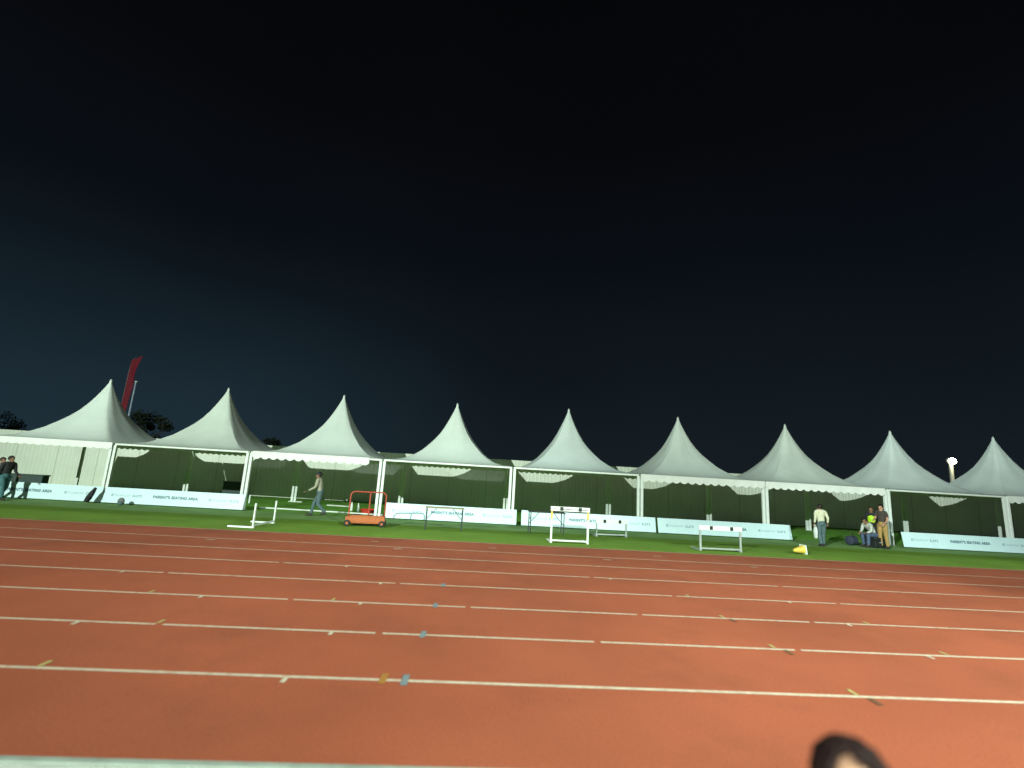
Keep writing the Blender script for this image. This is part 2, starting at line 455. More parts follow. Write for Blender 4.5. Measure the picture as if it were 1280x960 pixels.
def make_board(x0, x1, label, lean=12, lift=0.03, dy=0.0):
    cx = (x0 + x1) / 2; L = x1 - x0
    b = thing('advertising_board', label, 'board', (cx, row(cx, -0.16 + dy), lift), math.atan(A), 'white advertising boards in front of the tents')
    T = Matrix.Rotation(R(-lean), 4, 'X')
    fb = MB(); fb.box(-L / 2, L / 2, 0.0, 0.022, 0.0, 0.63, T)
    fb.build('panel', M['board'], b, bevel=0.004)
    for sx in (-L / 2 + 0.4, 0, L / 2 - 0.4):
        sb = MB()
        sb.tube([T @ Vector((sx, 0.04, 0.55)), (sx, 0.36, 0.0 - lift)], 0.012, 6)
        sb.tube([(sx, 0.0, 0.01 - lift), (sx, 0.37, 0.01 - lift)], 0.012, 6)
        sb.build('stand', M['darkmetal'], b)
    up = Matrix.Rotation(R(90 - lean), 4, 'X')
    def put(name, me, x, z, y=-0.003):
        o = bpy.data.objects.new(name, me); link(o, b)
        o.location = T @ Vector((x, y, z)); o.rotation_euler = (R(90 - lean), 0, 0) if name == 'lettering' else (R(-lean), 0, 0)
    put('lettering', letter_me, 0.05, 0.325)
    for x in (-L * 0.335, L * 0.355):
        put('logo', lm_data, x, 0.32, -0.001); put('logo', lt_data, x, 0.32, -0.001)
    return b
make_board(-21.55, -15.64, 'white advertising board at far left behind the two walking people in dark tops')
make_board(-15.56, -9.82, 'white advertising board ending left of the walking person in a cap')
make_board(-3.93, 1.68, 'white advertising board right of the orange cart and behind the table with a wooden top')
make_board(1.89, 7.77, 'white advertising board behind the yellow-topped hurdle')
make_board(7.87, 13.85, 'white advertising board with its right end open, behind the hurdle nearest the yellow cone', 14)
make_board(18.62, 24.70, 'white advertising board at right of the standing person in tan trousers', 10, 0.03, -0.35)
make_board(24.78, 30.6, 'white advertising board at the very right edge of the photo', 10, 0.03, -0.35)

# ------------------------------------------------------------------ hurdles
def make_hurdle(label, loc, rz, w, h, upright, tip, bar=True, depth=0.62, side=1):
    t = thing('hurdle', label, 'hurdle', loc, rz, 'athletics hurdles standing at the track edge')
    for sx in (-1, 1):
        x = sx * w / 2
        lb = MB(); lb.box(x - 0.032, x + 0.032, -0.022, 0.022, 0.03, h * (0.66 if tip else 1.0) - (0.0 if tip else 0.0))
        u = lb.build('upright', upright, t, bevel=0.006)
        if tip:
            tb = MB(); tb.box(x - 0.028, x + 0.028, -0.018, 0.018, h * 0.66 + 0.002, h - 0.01)
            tb.build('extension', tip, u, bevel=0.005)
        fb = MB(); fb.box(x - 0.035, x + 0.035, -0.04 if side > 0 else -depth, depth if side > 0 else 0.04, -0.005, 0.045)
        fb.build('foot', upright, t, bevel=0.006)
    rb = MB(); rb.box(-w / 2 + 0.034, w / 2 - 0.034, -0.02, 0.02, 0.05, 0.10)
    rb.build('base_rail', upright, t, bevel=0.005)
    if bar:
        bb = MB(); bb.box(-w / 2 - 0.05, w / 2 + 0.05, -0.045, -0.023, h - 0.13, h + 0.02)
        cbar = bb.build('crossbar', M['white'], t, bevel=0.005)
        kb = MB()
        for sx in (-0.24, 0.27): kb.box(sx * w - 0.055, sx * w + 0.055, -0.049, -0.0455, h - 0.115, h + 0.008)
        if tip: kb.box(-w / 2, w / 2, -0.0475, -0.0457, h - 0.075, h - 0.055)
        kb.build('bar_mark', M['black'], cbar)
    return t
make_hurdle('tall white hurdle with yellow tops and black marks on its bar, nearest the track', (3.10, 16.42, 0), R(2.5), 1.24, 1.15, M['white'], M['yellow'])
make_hurdle('low grey hurdle with white bar just right behind the yellow-topped hurdle', (5.2, 18.9, 0), R(8), 1.22, 0.62, M['steel'], None)
make_hurdle('grey hurdle with white bar standing left of the yellow cone', (8.25, 16.36, 0), R(2), 1.42, 0.80, M['steel'], None)
make_hurdle('white hurdle without a crossbar, turned sideways, left of the orange cart', (-7.03, 16.9, 0), R(88), 1.44, 0.76, M['white'], None, bar=False, depth=0.78)

# ------------------------------------------------------------------ folding tables
def make_table(label, loc, rz, w, d, h, top):
    t = thing('folding_table', label, 'table', loc, rz, 'thin legged folding tables on the grass')
    tb = MB(); tb.box(-w / 2, w / 2, -d / 2, d / 2, h - 0.03, h)
    tb.build('tabletop', top, t, bevel=0.006)
    for sx in (-1, 1):
        x = sx * (w / 2 - 0.06)
        for sy in (-1, 1):
            lb = MB(); lb.tube([(x, sy * (d / 2 - 0.06), 0), (x, sy * (d / 2 - 0.06), h - 0.032)], 0.020, 8)
            lb.build('leg', M['darkmetal'], t)
        bb = MB(); bb.tube([(x, 0, h * 0.45), (x * 0.45, 0, h - 0.035)], 0.013, 6)
        bb.tube([(x, -d / 2 + 0.07, h * 0.45), (x, d / 2 - 0.07, h * 0.45)], 0.013, 6)
        bb.build('brace', M['darkmetal'], t)
    return t
make_table('dark thin-legged folding table with a pale wooden top left of the hurdles', (-1.2, 18.2, 0), R(4), 1.42, 0.5, 0.80, M['wood'])
make_table('dark thin-legged folding table half hidden behind the yellow-topped hurdle', (2.65, 18.9, 0), R(2), 1.40, 0.62, 0.80, M['darkmetal'])

# ------------------------------------------------------------------ orange cart and things round it
t = thing('equipment_cart', 'orange wheeled equipment cart with a tall loop handle at the foot of a tent post', 'cart', (-4.05, 18.35, 0), R(7))
mb = MB()
mb.box(-0.68, 0.68, -0.30, 0.30, 0.10, 0.13)
for y in (-0.30, 0.27): mb.box(-0.68, 0.68, y, y + 0.03, 0.132, 0.33)
for x in (-0.68, 0.65): mb.box(x, x + 0.03, -0.268, 0.268, 0.132, 0.33)
mb.build('tray', M['orange'], t, bevel=0.01)
mb = MB()
arc = [(-0.64, 0.2, 0.335), (-0.64, 0.2, 1.02)] + [(-0.64 + 0.16 * (1 - math.cos(a)), 0.2, 1.02 + 0.16 * math.sin(a)) for a in (R(22), R(45), R(68), R(90))]
arc += [(0.48, 0.2, 1.18)] + [(0.48 + 0.16 * math.sin(a), 0.2, 1.02 + 0.16 * math.cos(a)) for a in (R(22), R(45), R(68), R(90))] + [(0.64, 0.2, 0.335)]
mb.tube(arc, 0.026, 10)
mb.build('handle', M['cart_red'], t, smooth=True)
mb = MB(); mb.tube([(0.06, 0.2, 0.335), (0.06, 0.2, 1.15)], 0.026, 8)
mb.build('upright', M['cart_red'], t, smooth=True)
for x in (-0.60, 0.60):
    for y in (-0.35, 0.35):
        Mx = Matrix.Translation((x, y, 0.105)) @ Matrix.Rotation(PI / 2, 4, 'X')
        mb = MB(); mb.lathe([(0.05, -0.03), (0.10, -0.028), (0.112, -0.012), (0.112, 0.012), (0.10, 0.028), (0.05, 0.03)], 16, Mx)
        wv = mb.build('wheel', M['rubber'], t, smooth=True)
        mb = MB(); mb.lathe([(0.045, -0.036), (0.048, 0.0), (0.045, 0.036)], 12, Mx)
        mb.build('hub', M['orange'], wv)
mb = MB(); mb.lathe([(0.16, 0.0), (0.26, 0.02), (0.35, 0.19), (0.37, 0.20), (0.35, 0.215), (0.33, 0.20), (0.25, 0.05), (0.02, 0.035)], 24)
tag(mb.build('basin', M['red'], None, loc=(-4.95, 22.7, 0.0), smooth=True), 'round red plastic basin on the turf behind the orange cart', 'basin')
def bottle(loc, label):
    o = thing('water_bottle', label, 'bottle', loc)
    b_ = MB(); b_.lathe([(0.055, 0), (0.06, 0.02), (0.06, 0.27), (0.035, 0.33), (0.025, 0.37)], 12)
    b_.build('bottle_body', M['white'], o, smooth=True)
    b_ = MB(); b_.lathe([(0.03, 0.372), (0.03, 0.41)], 10); b_.build('cap', M['white'], o)
bottle((-5.55, 23.3, 0), 'pale water bottle on the turf beside the red basin')
bottle((-6.0, 23.9, 0), 'pale water bottle farther back, left of the other bottle')
# coiled hose lying by the cart
mb = MB(); co = []
for k in range(64):
    a = k * 0.33; co.append((0.34 * math.cos(a), 0.34 * math.sin(a), 0.03 + 0.0016 * k))
mb.tube(co, 0.025, 6)
tag(mb.build('hose_coil', M['rubber'], None, loc=(-5.0, 20.6, 0), smooth=True), 'black hose coiled on the turf behind the orange cart', 'hose')

# yellow cone lying on its side
t = thing('training_cone', 'yellow and white training cone lying on its side on the grass', 'cone', (11.25, 16.7, 0.0), R(5))
Mx = Matrix.Translation((0.12, 0, 0.155)) @ Matrix.Rotation(R(-97), 4, 'Y')
mb = MB(); mb.lathe([(0.145, 0.0), (0.12, 0.06), (0.06, 0.33), (0.035, 0.36), (0.02, 0.36)], 20, Mx); mb.build('cone_body', M['yellow'], t, smooth=True)
mb = MB(); mb.box(-0.16, 0.16, -0.16, 0.16, -0.045, -0.002, Mx); mb.build('base', M['white'], t, bevel=0.02)

# black bag leaning at the joint of two boards
t = thing('tripod_bag', 'narrow black bag leaning at the gap between the two left boards', 'bag', (-15.72, 20.95, 0.0), 0)
mb = MB(); mb.tube([(-0.10, 0, 0.06), (-0.04, 0.02, 0.22), (0.03, 0.05, 0.42), (0.10, 0.10, 0.62)], [0.09, 0.11, 0.09, 0.05], 10); mb.build('bag_body', M['c_black'], t, smooth=True)
mb = MB(); mb.tube([(-0.02, -0.1, 0.22), (0.12, -0.10, 0.30), (0.10, -0.04, 0.50)], 0.014, 6); mb.build('strap', M['c_navy'], t)
t = thing('backpack', 'small dark grey backpack on the grass before the second board from left', 'bag', (-14.4, 20.85, 0.0), R(12))
mb = MB(); mb.ell((0, 0, 0.15), (0.13, 0.09, 0.155)); mb.build('bag_body', M['c_grey'], t, smooth=True)
mb = MB(); mb.ell((0, -0.08, 0.10), (0.09, 0.04, 0.08)); mb.build('pocket', M['c_slate'], t, smooth=True)

# dark bench at the left, seen over the first board, and one inside the second tent
def bench(label, loc, w, h, rz=0.0, d=0.4, back=0.0):
    o = thing('bench', label, 'bench', loc, rz, 'dark benches under the left tents')
    b_ = MB(); b_.box(-w / 2, w / 2, -d / 2, d / 2, h - 0.05, h); b_.build('seat', M['board_edge'], o, bevel=0.008)
    b_ = MB(); b_.box(-w / 2 + 0.05, w / 2 - 0.05, -d / 2 + 0.02, -d / 2 + 0.045, 0.12, h - 0.052); b_.build('skirt', M['board_edge'], o)
    for sx in (-1, 1):
        b_ = MB(); b_.box(sx * (w / 2 - 0.08) - 0.03, sx * (w / 2 - 0.08) + 0.03, -d / 2 + 0.06, d / 2 - 0.02, 0.0, h - 0.052); b_.build('leg', M['board_edge'], o)
bench('long dark bench behind the leftmost board, beside the person in black', (-22.2, 24.4, 0), 3.6, 0.83)
bench('short dark bench in the shade inside the second tent from left', (-14.2, 29.3, 0), 1.1, 0.80)

mb = MB(); mb.tube([(-9.75, 22.75, 0.03), (-6.5, 22.55, 0.03), (-3.9, 22.3, 0.03)], 0.032, 8)
tag(mb.build('rail', M['white'], None, smooth=True), 'long white rail lying on the turf behind the person in a cap', 'rail')
for x_, y_, l_, rz_, lab in ((-9.9, 27.4, 0.7, 3, 'short pale plank lying on the turf at the back of the third tent'), (-7.2, 26.2, 1.3, -6, 'longer pale plank lying on the turf behind the person in a cap')):
    mb = MB(); mb.box(-l_ / 2, l_ / 2, -0.1, 0.1, -0.012, 0.04)
    o = mb.build('plank', M['concrete'], None, loc=(x_, y_, 0.0), bevel=0.004); o.rotation_euler = (0, 0, R(rz_))
    tag(o, lab, 'plank')
# slim white marker post at the end of the second board
mb = MB(); mb.box(-0.03, 0.03, -0.03, 0.03, 0, 0.40)
tag(mb.build('marker_post', M['post'], None, loc=(-11.25, 25.0, 0), bevel=0.005), 'short pale marker post standing behind the end of the second board from left', 'post')

# ------------------------------------------------------------------ people
def skin_object(nodes, edges, name):
    """nodes: {key:(co, r)}"""
    keys = list(nodes)
    idx = {k: i for i, k in enumerate(keys)}
    me = bpy.data.meshes.new(name)
    me.from_pydata([nodes[k][0] for k in keys], [(idx[a], idx[b]) for a, b in edges], [])
    o = bpy.data.objects.new(name, me); COL.objects.link(o)
    o.modifiers.new('skin', 'SKIN')
    sv = me.skin_vertices[0].data
    for k in keys:
        r = nodes[k][1]
        sv[idx[k]].radius = (r, r) if not hasattr(r, '__len__') else r
        sv[idx[k]].use_root = False
    sv[0].use_root = True
    o.modifiers[0].use_smooth_shade = True
    s = o.modifiers.new('sub', 'SUBSURF'); s.levels = 2; s.render_levels = 2
    return o
def bake(o, extra=None, voxel=None):
    """apply modifiers -> bmesh"""
    dg = bpy.context.evaluated_depsgraph_get()
    me = bpy.data.meshes.new_from_object(o.evaluated_get(dg), depsgraph=dg)
    bm = bmesh.new(); bm.from_mesh(me)
    bpy.data.meshes.remove(me); bpy.data.objects.remove(o)
    return bm
def remeshed(bm, voxel):
    me = bpy.data.meshes.new('tmp'); bm.to_mesh(me); bm.free()
    o = bpy.data.objects.new('tmp', me); COL.objects.link(o)
    r = o.modifiers.new('r', 'REMESH'); r.mode = 'VOXEL'; r.voxel_size = voxel
    s = o.modifiers.new('s', 'SMOOTH'); s.iterations = 3; s.factor = 0.5
    return bake(o)
def V(*a): return Vector(a)
def head_geo(mb, Mh, k=1.0):
    """a head with jaw, nose, brow and ears; local -Y is forward, origin at the skull centre"""
    def e(c, r, n=14, m=10): mb.ell(Mh @ (Vector(c) * k), [q * k for q in r], n, m, Mh.to_3x3().to_4x4())
    e((0, 0.012, 0.02), (0.076, 0.094, 0.092), 18, 12)
    e((0, -0.022, -0.055), (0.056, 0.066, 0.066))
    e((0, -0.058, -0.095), (0.030, 0.026, 0.024))
    e((0, -0.094, -0.032), (0.014, 0.022, 0.020), 8, 6)
    e((0, -0.084, -0.008), (0.010, 0.016, 0.026), 8, 6)
    e((0, -0.078, 0.016), (0.048, 0.014, 0.012), 10, 6)
    e((0, -0.086, -0.066), (0.024, 0.010, 0.009), 10, 6)
    for s in (-1, 1): e((s * 0.078, 0.012, -0.022), (0.012, 0.022, 0.032), 8, 6)
def hand_geo(mb, w, d, side, k=1.0, curl=0.5):
    """palm and five bent fingers at wrist w pointing along d"""
    d = d.normalized()
    ref = Vector((0, 1, 0)) if abs(d.y) < 0.8 else Vector((0, 0, 1))
    b = d.cross(ref).normalized(); c = b.cross(d).normalized()
    Mr = Matrix((b, c, d)).transposed().to_4x4()
    mb.ell(w + d * 0.045 * k, (0.038 * k, 0.017 * k, 0.05 * k), 8, 6, Mr)
    for i, (off, ln) in enumerate(((-0.028, 0.066), (-0.010, 0.076), (0.009, 0.072), (0.027, 0.056))):
        p0 = w + d * 0.075 * k + b * off * k
        p1 = p0 + (d * math.cos(curl * .5) + c * side * math.sin(curl * .5)) * ln * 0.5 * k
        p2 = p1 + (d * math.cos(curl * 1.6) + c * side * math.sin(curl * 1.6)) * ln * 0.5 * k
        mb.tube([p0 - d * 0.02 * k, p0, p1, p2], [0.009 * k, 0.009 * k, 0.008 * k, 0.006 * k], 6)
    p0 = w + d * 0.025 * k - b * 0.03 * k
    p1 = p0 + (d * 0.6 - b * 0.6 + c * side * 0.3).normalized() * 0.035 * k
    mb.tube([p0, p1, p1 + (d * 0.9 + c * side * 0.3).normalized() * 0.03 * k], [0.012 * k, 0.010 * k, 0.007 * k], 6)

def person(label, loc, rz, height, P, skin, top, bottom, hair, sleeve=True, head_yaw=0, head_pitch=0, group=None, hat=None, shoe='shoe', vest=None, hairstyle='short', vox=0.013):
    """P: joint overrides for a 1.70 m figure facing -Y"""
    k = height / 1.70
    J = dict(pel=V(0, 0, .93), wai=V(0, 0, 1.07), che=V(0, 0, 1.29), nkb=V(0, .01, 1.44), nck=V(0, .005, 1.50), hed=V(0, -.01, 1.60),
             shL=V(-.175, 0, 1.41), shR=V(.175, 0, 1.41), elL=V(-.225, .02, 1.12), elR=V(.225, .02, 1.12), wrL=V(-.23, -.06, .88), wrR=V(.23, -.06, .88),
             hiL=V(-.09, 0, .88), hiR=V(.09, 0, .88), knL=V(-.10, -.02, .48), knR=V(.10, -.02, .48), anL=V(-.10, .01, .075), anR=V(.10, .01, .075))
    J.update({a: Vector(b) for a, b in P.items()})
    t = thing('person', label, 'person', loc, rz, group)
    J = {a: b * k for a, b in J.items()}
    def foot(a, kn):
        f = Vector((0, -1, 0)); dz = (J[a] - J[kn]); 
        return f
    for s in 'LR':
        if 'to' + s not in J: J['to' + s] = J['an' + s] + Vector((0, -.17, -.045)) * k
        J['he' + s] = J['an' + s] + Vector((0, .03, -.03)) * k
    rad = dict(pel=.118, wai=.108, che=.128, nkb=.075, nck=.052, hed=.05, sh=.060, el=.042, wr=.029, hi=.088, kn=.057, an=.038, to=.030, he=.036)
    def r(a, extra=0.0):
        q = rad.get(a, rad.get(a[:2]))
        if a in ('pel', 'wai', 'che'): return (q * 1.18 * k + extra, q * 0.86 * k + extra)
        return q * k + extra
    E = [('pel', 'wai'), ('wai', 'che'), ('che', 'nkb'), ('nkb', 'nck'), ('nck', 'hed')]
    for s in 'LR':
        E += [('nkb', 'sh' + s), ('sh' + s, 'el' + s), ('el' + s, 'wr' + s), ('pel', 'hi' + s), ('hi' + s, 'kn' + s), ('kn' + s, 'an' + s), ('an' + s, 'to' + s)]
    keys = ['pel'] + [a for a in {x: 0 for e in E for x in e} if a != 'pel']
    bm = bake(skin_object({a: (J[a], r(a)) for a in keys}, E, 'body'))
    tmp = MB(); tmp.bm.free(); tmp.bm = bm
    Mh = Matrix.Translation(J['hed'] + Vector((0, 0, 0.0))) @ Euler((R(head_pitch), 0, R(head_yaw))).to_matrix().to_4x4()
    head_geo(tmp, Mh, k * 1.04)
    tmp.bm = remeshed(tmp.bm, vox)
    for s, sg in (('L', -1), ('R', 1)):
        hand_geo(tmp, J['wr' + s], (J['wr' + s] - J['el' + s]), sg, k * 1.05)
    body = tmp.build('body', skin, t, smooth=True, sharp=180)
    # clothes
    sk = {a: (J[a], r(a, 0.016 * k)) for a in ('wai', 'che', 'nkb', 'shL', 'shR', 'elL', 'elR')}
    lo = J['pel'].lerp(J['wai'], -0.35); sk['lo'] = (lo, (rad['pel'] * 1.25 * k + .014, rad['pel'] * .92 * k + .014))
    se = [('lo', 'wai'), ('wai', 'che'), ('che', 'nkb')]
    ends = {}
    for s in 'LR':
        if sleeve:
            w = J['el' + s].lerp(J['wr' + s], 0.86); sk['w' + s] = (w, .036 * k)
            se += [('nkb', 'sh' + s), ('sh' + s, 'el' + s), ('el' + s, 'w' + s)]
        else:
            sk.pop('el' + s); w = J['sh' + s].lerp(J['el' + s], 0.72); sk['w' + s] = (w, .058 * k)
            se += [('nkb', 'sh' + s), ('sh' + s, 'w' + s)]
    order = ['lo'] + [a for a in sk if a != 'lo']
    tmp = MB(); tmp.bm.free(); tmp.bm = remeshed(bake(skin_object({a: sk[a] for a in order}, se, 'shirt')), vox)
    tmp.build('shirt', top, t, smooth=True, sharp=180)
    tm = MB()
    ax = (J['wai'] - J['pel']).normalized()
    tm.tube([J['pel'] - ax * .06 * k, J['pel'], J['pel'].lerp(J['wai'], .4), J['pel'].lerp(J['wai'], .75)], [.125 * k, .138 * k, .132 * k, .126 * k], 14)
    for s in 'LR':
        hp, kn, an = J['hi' + s], J['kn' + s], J['an' + s]
        w = kn.lerp(an, 0.96)
        tm.ell(hp, (.108 * k,) * 3, 12, 9)
        tm.ell(kn, (.074 * k,) * 3, 12, 9)
        tm.tube([hp, hp.lerp(kn, .5), kn], [.106 * k, .092 * k, .074 * k], 12)
        tm.tube([kn, kn.lerp(an, .5), w], [.074 * k, .068 * k, .062 * k], 12)
    tmp = MB(); tmp.bm.free(); tmp.bm = remeshed(tm.bm, vox)
    tmp.build('trousers', bottom, t, smooth=True, sharp=180)
    for s in 'LR':
        mb = MB(); d = J['to' + s] - J['an' + s]; d.z = 0; d.normalize()
        a0 = J['an' + s]
        mb.tube([a0 - d * .05 * k + V(0, 0, -.03) * k, a0 + d * .02 * k + V(0, 0, -.025) * k, a0 + d * .12 * k + V(0, 0, -.04) * k, a0 + d * .20 * k + V(0, 0, -.048) * k],
                [.042 * k, .048 * k, .043 * k, .027 * k], 10)
        mb.build('shoe', M[shoe], t, smooth=True)
    if vest:
        tmp = MB(); tmp.bm.free()
        vk = {'lo': (J['pel'].lerp(J['wai'], .4), (.165 * k, .125 * k)), 'wai': (J['wai'], (.16 * k, .125 * k)), 'che': (J['che'], (.182 * k, .142 * k)), 'nkb': (J['nkb'] - V(0, 0, .02) * k, (.13 * k, .10 * k))}
        tmp.bm = bake(skin_object(vk, [('lo', 'wai'), ('wai', 'che'), ('che', 'nkb')], 'vest'))
        tmp.build('vest', vest, t, smooth=True, sharp=180)
    q = k * 1.04
    if hair:
        mb = MB()
        mb.ell(Mh @ (V(0, .020, .030) * q), (.084 * q, .099 * q, .095 * q), 20, 14, Mh.to_3x3().to_4x4())
        # keep the part above the hairline
        inv = Mh.inverted()
        kill = []
        for v in mb.bm.verts:
            l = inv @ v.co / q
            lim = 0.052 if l.y < -0.045 else (0.0 if l.y < 0.03 else -0.055)
            if hairstyle == 'long': lim = 0.062 if l.y < -0.05 else (0.02 if l.y < -.02 else -0.2)
            if l.z < lim: kill.append(v)
        bmesh.ops.delete(mb.bm, geom=kill, context='VERTS')
        o = mb.build('hair', hair, t, smooth=True, sharp=180)
        so = o.modifiers.new('thick', 'SOLIDIFY'); so.thickness = 0.008; so.offset = 1
    if hat:
        mb = MB()
        mb.ell(Mh @ (V(0, .016, .040) * q), (.092 * q, .106 * q, .085 * q), 18, 12, Mh.to_3x3().to_4x4())
        inv = Mh.inverted()
        bmesh.ops.delete(mb.bm, geom=[v for v in mb.bm.verts if (inv @ v.co / q).z < 0.030], context='VERTS')
        mb.ell(Mh @ (V(0, -.10, .038) * q), (.072 * q, .085 * q, .010 * q), 14, 6, Mh.to_3x3().to_4x4())
        o = mb.build('cap', hat, t, smooth=True)
    for s in (-1, 1):
        mb = MB(); mb.ell(Mh @ (V(s * .031, -.080, -.004) * q), (.010 * q, .008 * q, .007 * q), 8, 6, Mh.to_3x3().to_4x4())
        mb.build('eye', M['eye'], body)
    return t

def walkpose(st=0.26, arm=0.2, lean=0.06):
    """striding figure, left leg forward"""
    return dict(pel=(0, 0, .91), wai=(0, -lean * .3, 1.06), che=(0, -lean * .9, 1.28), nkb=(0, -lean, 1.43), nck=(0, -lean - .015, 1.49), hed=(0, -lean - .05, 1.585),
                shL=(-.175, -lean + .03, 1.40), shR=(.175, -lean - .03, 1.40), elL=(-.215, arm * .35 - lean, 1.12), elR=(.215, -arm * .3 - lean, 1.12),
                wrL=(-.215, arm * .5 - lean - .02, .90), wrR=(.20, -arm * 1.5 - lean, .95),
                hiL=(-.09, -.01, .87), hiR=(.09, .01, .87), knL=(-.09, -st * .72, .49), knR=(.09, -.02, .46), anL=(-.09, -st, .075), anR=(.09, st * 1.1, .15),
                toR=(.09, st * 1.1 - .10, .045))
SK = M['skin_tan']
person('person in a black top and teal jeans walking past the leftmost board', (-18.75, 20.55, 0), R(75), 1.70, walkpose(.2), SK, M['c_black'], M['c_teal'], M['hair'], head_yaw=10)
person('person in grey cut off by the left edge of the photo', (-19.25, 20.75, 0), R(80), 1.62, walkpose(.22), SK, M['c_grey'], M['c_teal'], M['hair'])
person('person in a dark cap and khaki shirt walking left of the orange cart', (-6.55, 20.75, 0), R(-82), 1.76, walkpose(.27, .25, .09), SK, M['c_khaki'], M['c_slate'], M['hair'], hat=M['c_navy'])
person('person in a white shirt and grey trousers seen from behind, carrying a white bag', (14.05, 19.4, 0), R(172), 1.66,
       dict(walkpose(.10, .08, .03), wrR=(.27, -.02, .89), elR=(.24, .02, 1.13), wrL=(-.27, -.05, .9), elL=(-.26, .03, 1.13), anR=(.10, .10, .085), toR=(.10, -.06, .035)), SK, M['c_cream'], M['c_slate'], M['hair'])
seatP = dict(pel=(0, 0, .53), wai=(0, -.06, .66), che=(0, -.20, .84), nkb=(0, -.31, .95), nck=(0, -.36, 1.0), hed=(0, -.42, 1.07),
             shL=(-.17, -.30, .92), shR=(.17, -.30, .92), elL=(-.21, -.36, .66), elR=(.21, -.36, .66), wrL=(-.13, -.56, .58), wrR=(.13, -.56, .58),
             hiL=(-.10, -.02, .50), hiR=(.10, -.02, .50), knL=(-.13, -.44, .50), knR=(.13, -.44, .50), anL=(-.12, -.40, .075), anR=(.12, -.46, .075))
sit_x, sit_y = 16.55, 20.1
person('person in a pale grey shirt and blue jeans sitting hunched on a black case', (sit_x + 0.28, sit_y, 0), R(-78), 1.70, seatP, SK, M['c_plaid'], M['c_jean'], M['hair'], head_pitch=28)
person('person standing in a brown shirt and tan trousers beside a tent post', (17.05, 19.85, 0), R(-70), 1.76,
       dict(elL=(-.22, -.05, 1.14), wrL=(-.16, -.27, 1.10), elR=(.22, -.02, 1.12), wrR=(.20, -.20, .98), anR=(.12, .06, .075), knR=(.11, 0, .48)), M['skin_mid'], M['c_brown'], M['c_tan'], M['hair'], sleeve=False, head_pitch=12)
person('person in a neon vest standing behind the person in tan trousers', (17.35, 20.75, 0), R(-40), 1.62,
       dict(elL=(-.23, -.06, 1.13), wrL=(-.12, -.26, 1.0), elR=(.22, -.04, 1.12), wrR=(.12, -.26, 1.02)), SK, M['c_black'], M['c_black'], M['hair'], vest=M['c_neon'])
# bag in the hand of the person seen from behind
t = thing('carrier_bag', 'white carrier bag in the hand of the person seen from behind', 'bag', (13.78, 19.40, 0.0), R(80))
mb = MB(); mb.tube([(0, 0, 0.30), (0, 0, 0.36), (0, 0, 0.62), (0, 0, 0.74)], [0.06, 0.11, 0.12, 0.085], 10)
for v in mb.bm.verts: v.co.y *= 0.55
mb.build('bag_body', M['white'], t, smooth=True)
mb = MB(); mb.tube([(-0.06, 0, 0.72), (-0.03, 0, 0.84), (0.03, 0, 0.84), (0.06, 0, 0.72)], 0.008, 5); mb.build('handle', M['white'], t)
# black case that carries the seated person, dark holdall beside the feet
t = thing('equipment_case', 'black hard case under the seated person', 'case', (sit_x + 0.33, sit_y + 0.02, 0), R(12))
mb = MB(); mb.box(-0.28, 0.34, -0.25, 0.25, 0.0, 0.30); mb.build('case_body', M['black'], t, bevel=0.02)
mb = MB(); mb.box(-0.285, 0.345, -0.255, 0.255, 0.303, 0.415); mb.build('lid', M['black'], t, bevel=0.02)
mb = MB(); mb.box(-0.06, 0.10, -0.275, -0.257, 0.20, 0.24); mb.build('latch', M['steel'], t)
t = thing('holdall', 'dark navy holdall on the grass left of the seated person', 'bag', (16.12, 20.45, 0), R(20))
mb = MB(); mb.tube([(-0.2, 0, 0.2), (-0.17, 0, 0.2), (0.17, 0, 0.2), (0.2, 0, 0.2)], [0.12, 0.19, 0.19, 0.12], 14); mb.build('bag_body', M['c_navy'], t, smooth=True)
mb = MB(); mb.tube([(-0.1, -0.08, 0.36), (-0.06, -0.05, 0.48), (0.06, -0.05, 0.48), (0.1, -0.08, 0.36)], 0.014, 6); mb.build('handle', M['c_black'], t)

# near figure whose head reaches into the bottom of the frame
near = person('person with dark hair close to the camera, only the top of the head in view', (1.04, 1.38, 0), R(-28), 1.44, {}, M['skin_mid'], M['c_black'], M['c_jean'], None, head_pitch=4, vox=0.009)
hk = 1.44 / 1.70 * 1.04
hc = Vector((0, -.01, 1.60)) * (1.44 / 1.70)
mb = MB(); rnd = random.Random(5)
# hair built from many locks that start at a side parting and fall round the skull
def skull(az, el, r=1.0):
    return hc + Vector((0.094 * math.cos(el) * math.sin(az), -0.104 * math.cos(el) * math.cos(az) + 0.014, 0.100 * math.sin(el) + 0.022)) * hk * r
for i in range(420):
    az0 = rnd.uniform(-PI, PI); front = abs(az0) < 0.75
    el0 = R(rnd.uniform(72, 92)); end = R(rnd.uniform(44, 60)) if front else R(rnd.uniform(-70, -35))
    az1 = az0 + rnd.uniform(-.12, .12) + (0.45 if front else 0.0) * (1 if az0 > -0.2 else -1)
    pts = []; lift = rnd.uniform(1.0, 1.09)
    for q in range(6):
        u = q / 5
        pts.append(skull(az0 + (az1 - az0) * u, el0 + (end - el0) * u, lift + 0.02 * math.sin(u * 5 + i)))
    mb.tube(pts, [0.007, 0.009, 0.009, 0.008, 0.006, 0.002], 5)
mb.build('hair', M['hair_brown'], near, smooth=True, sharp=180)

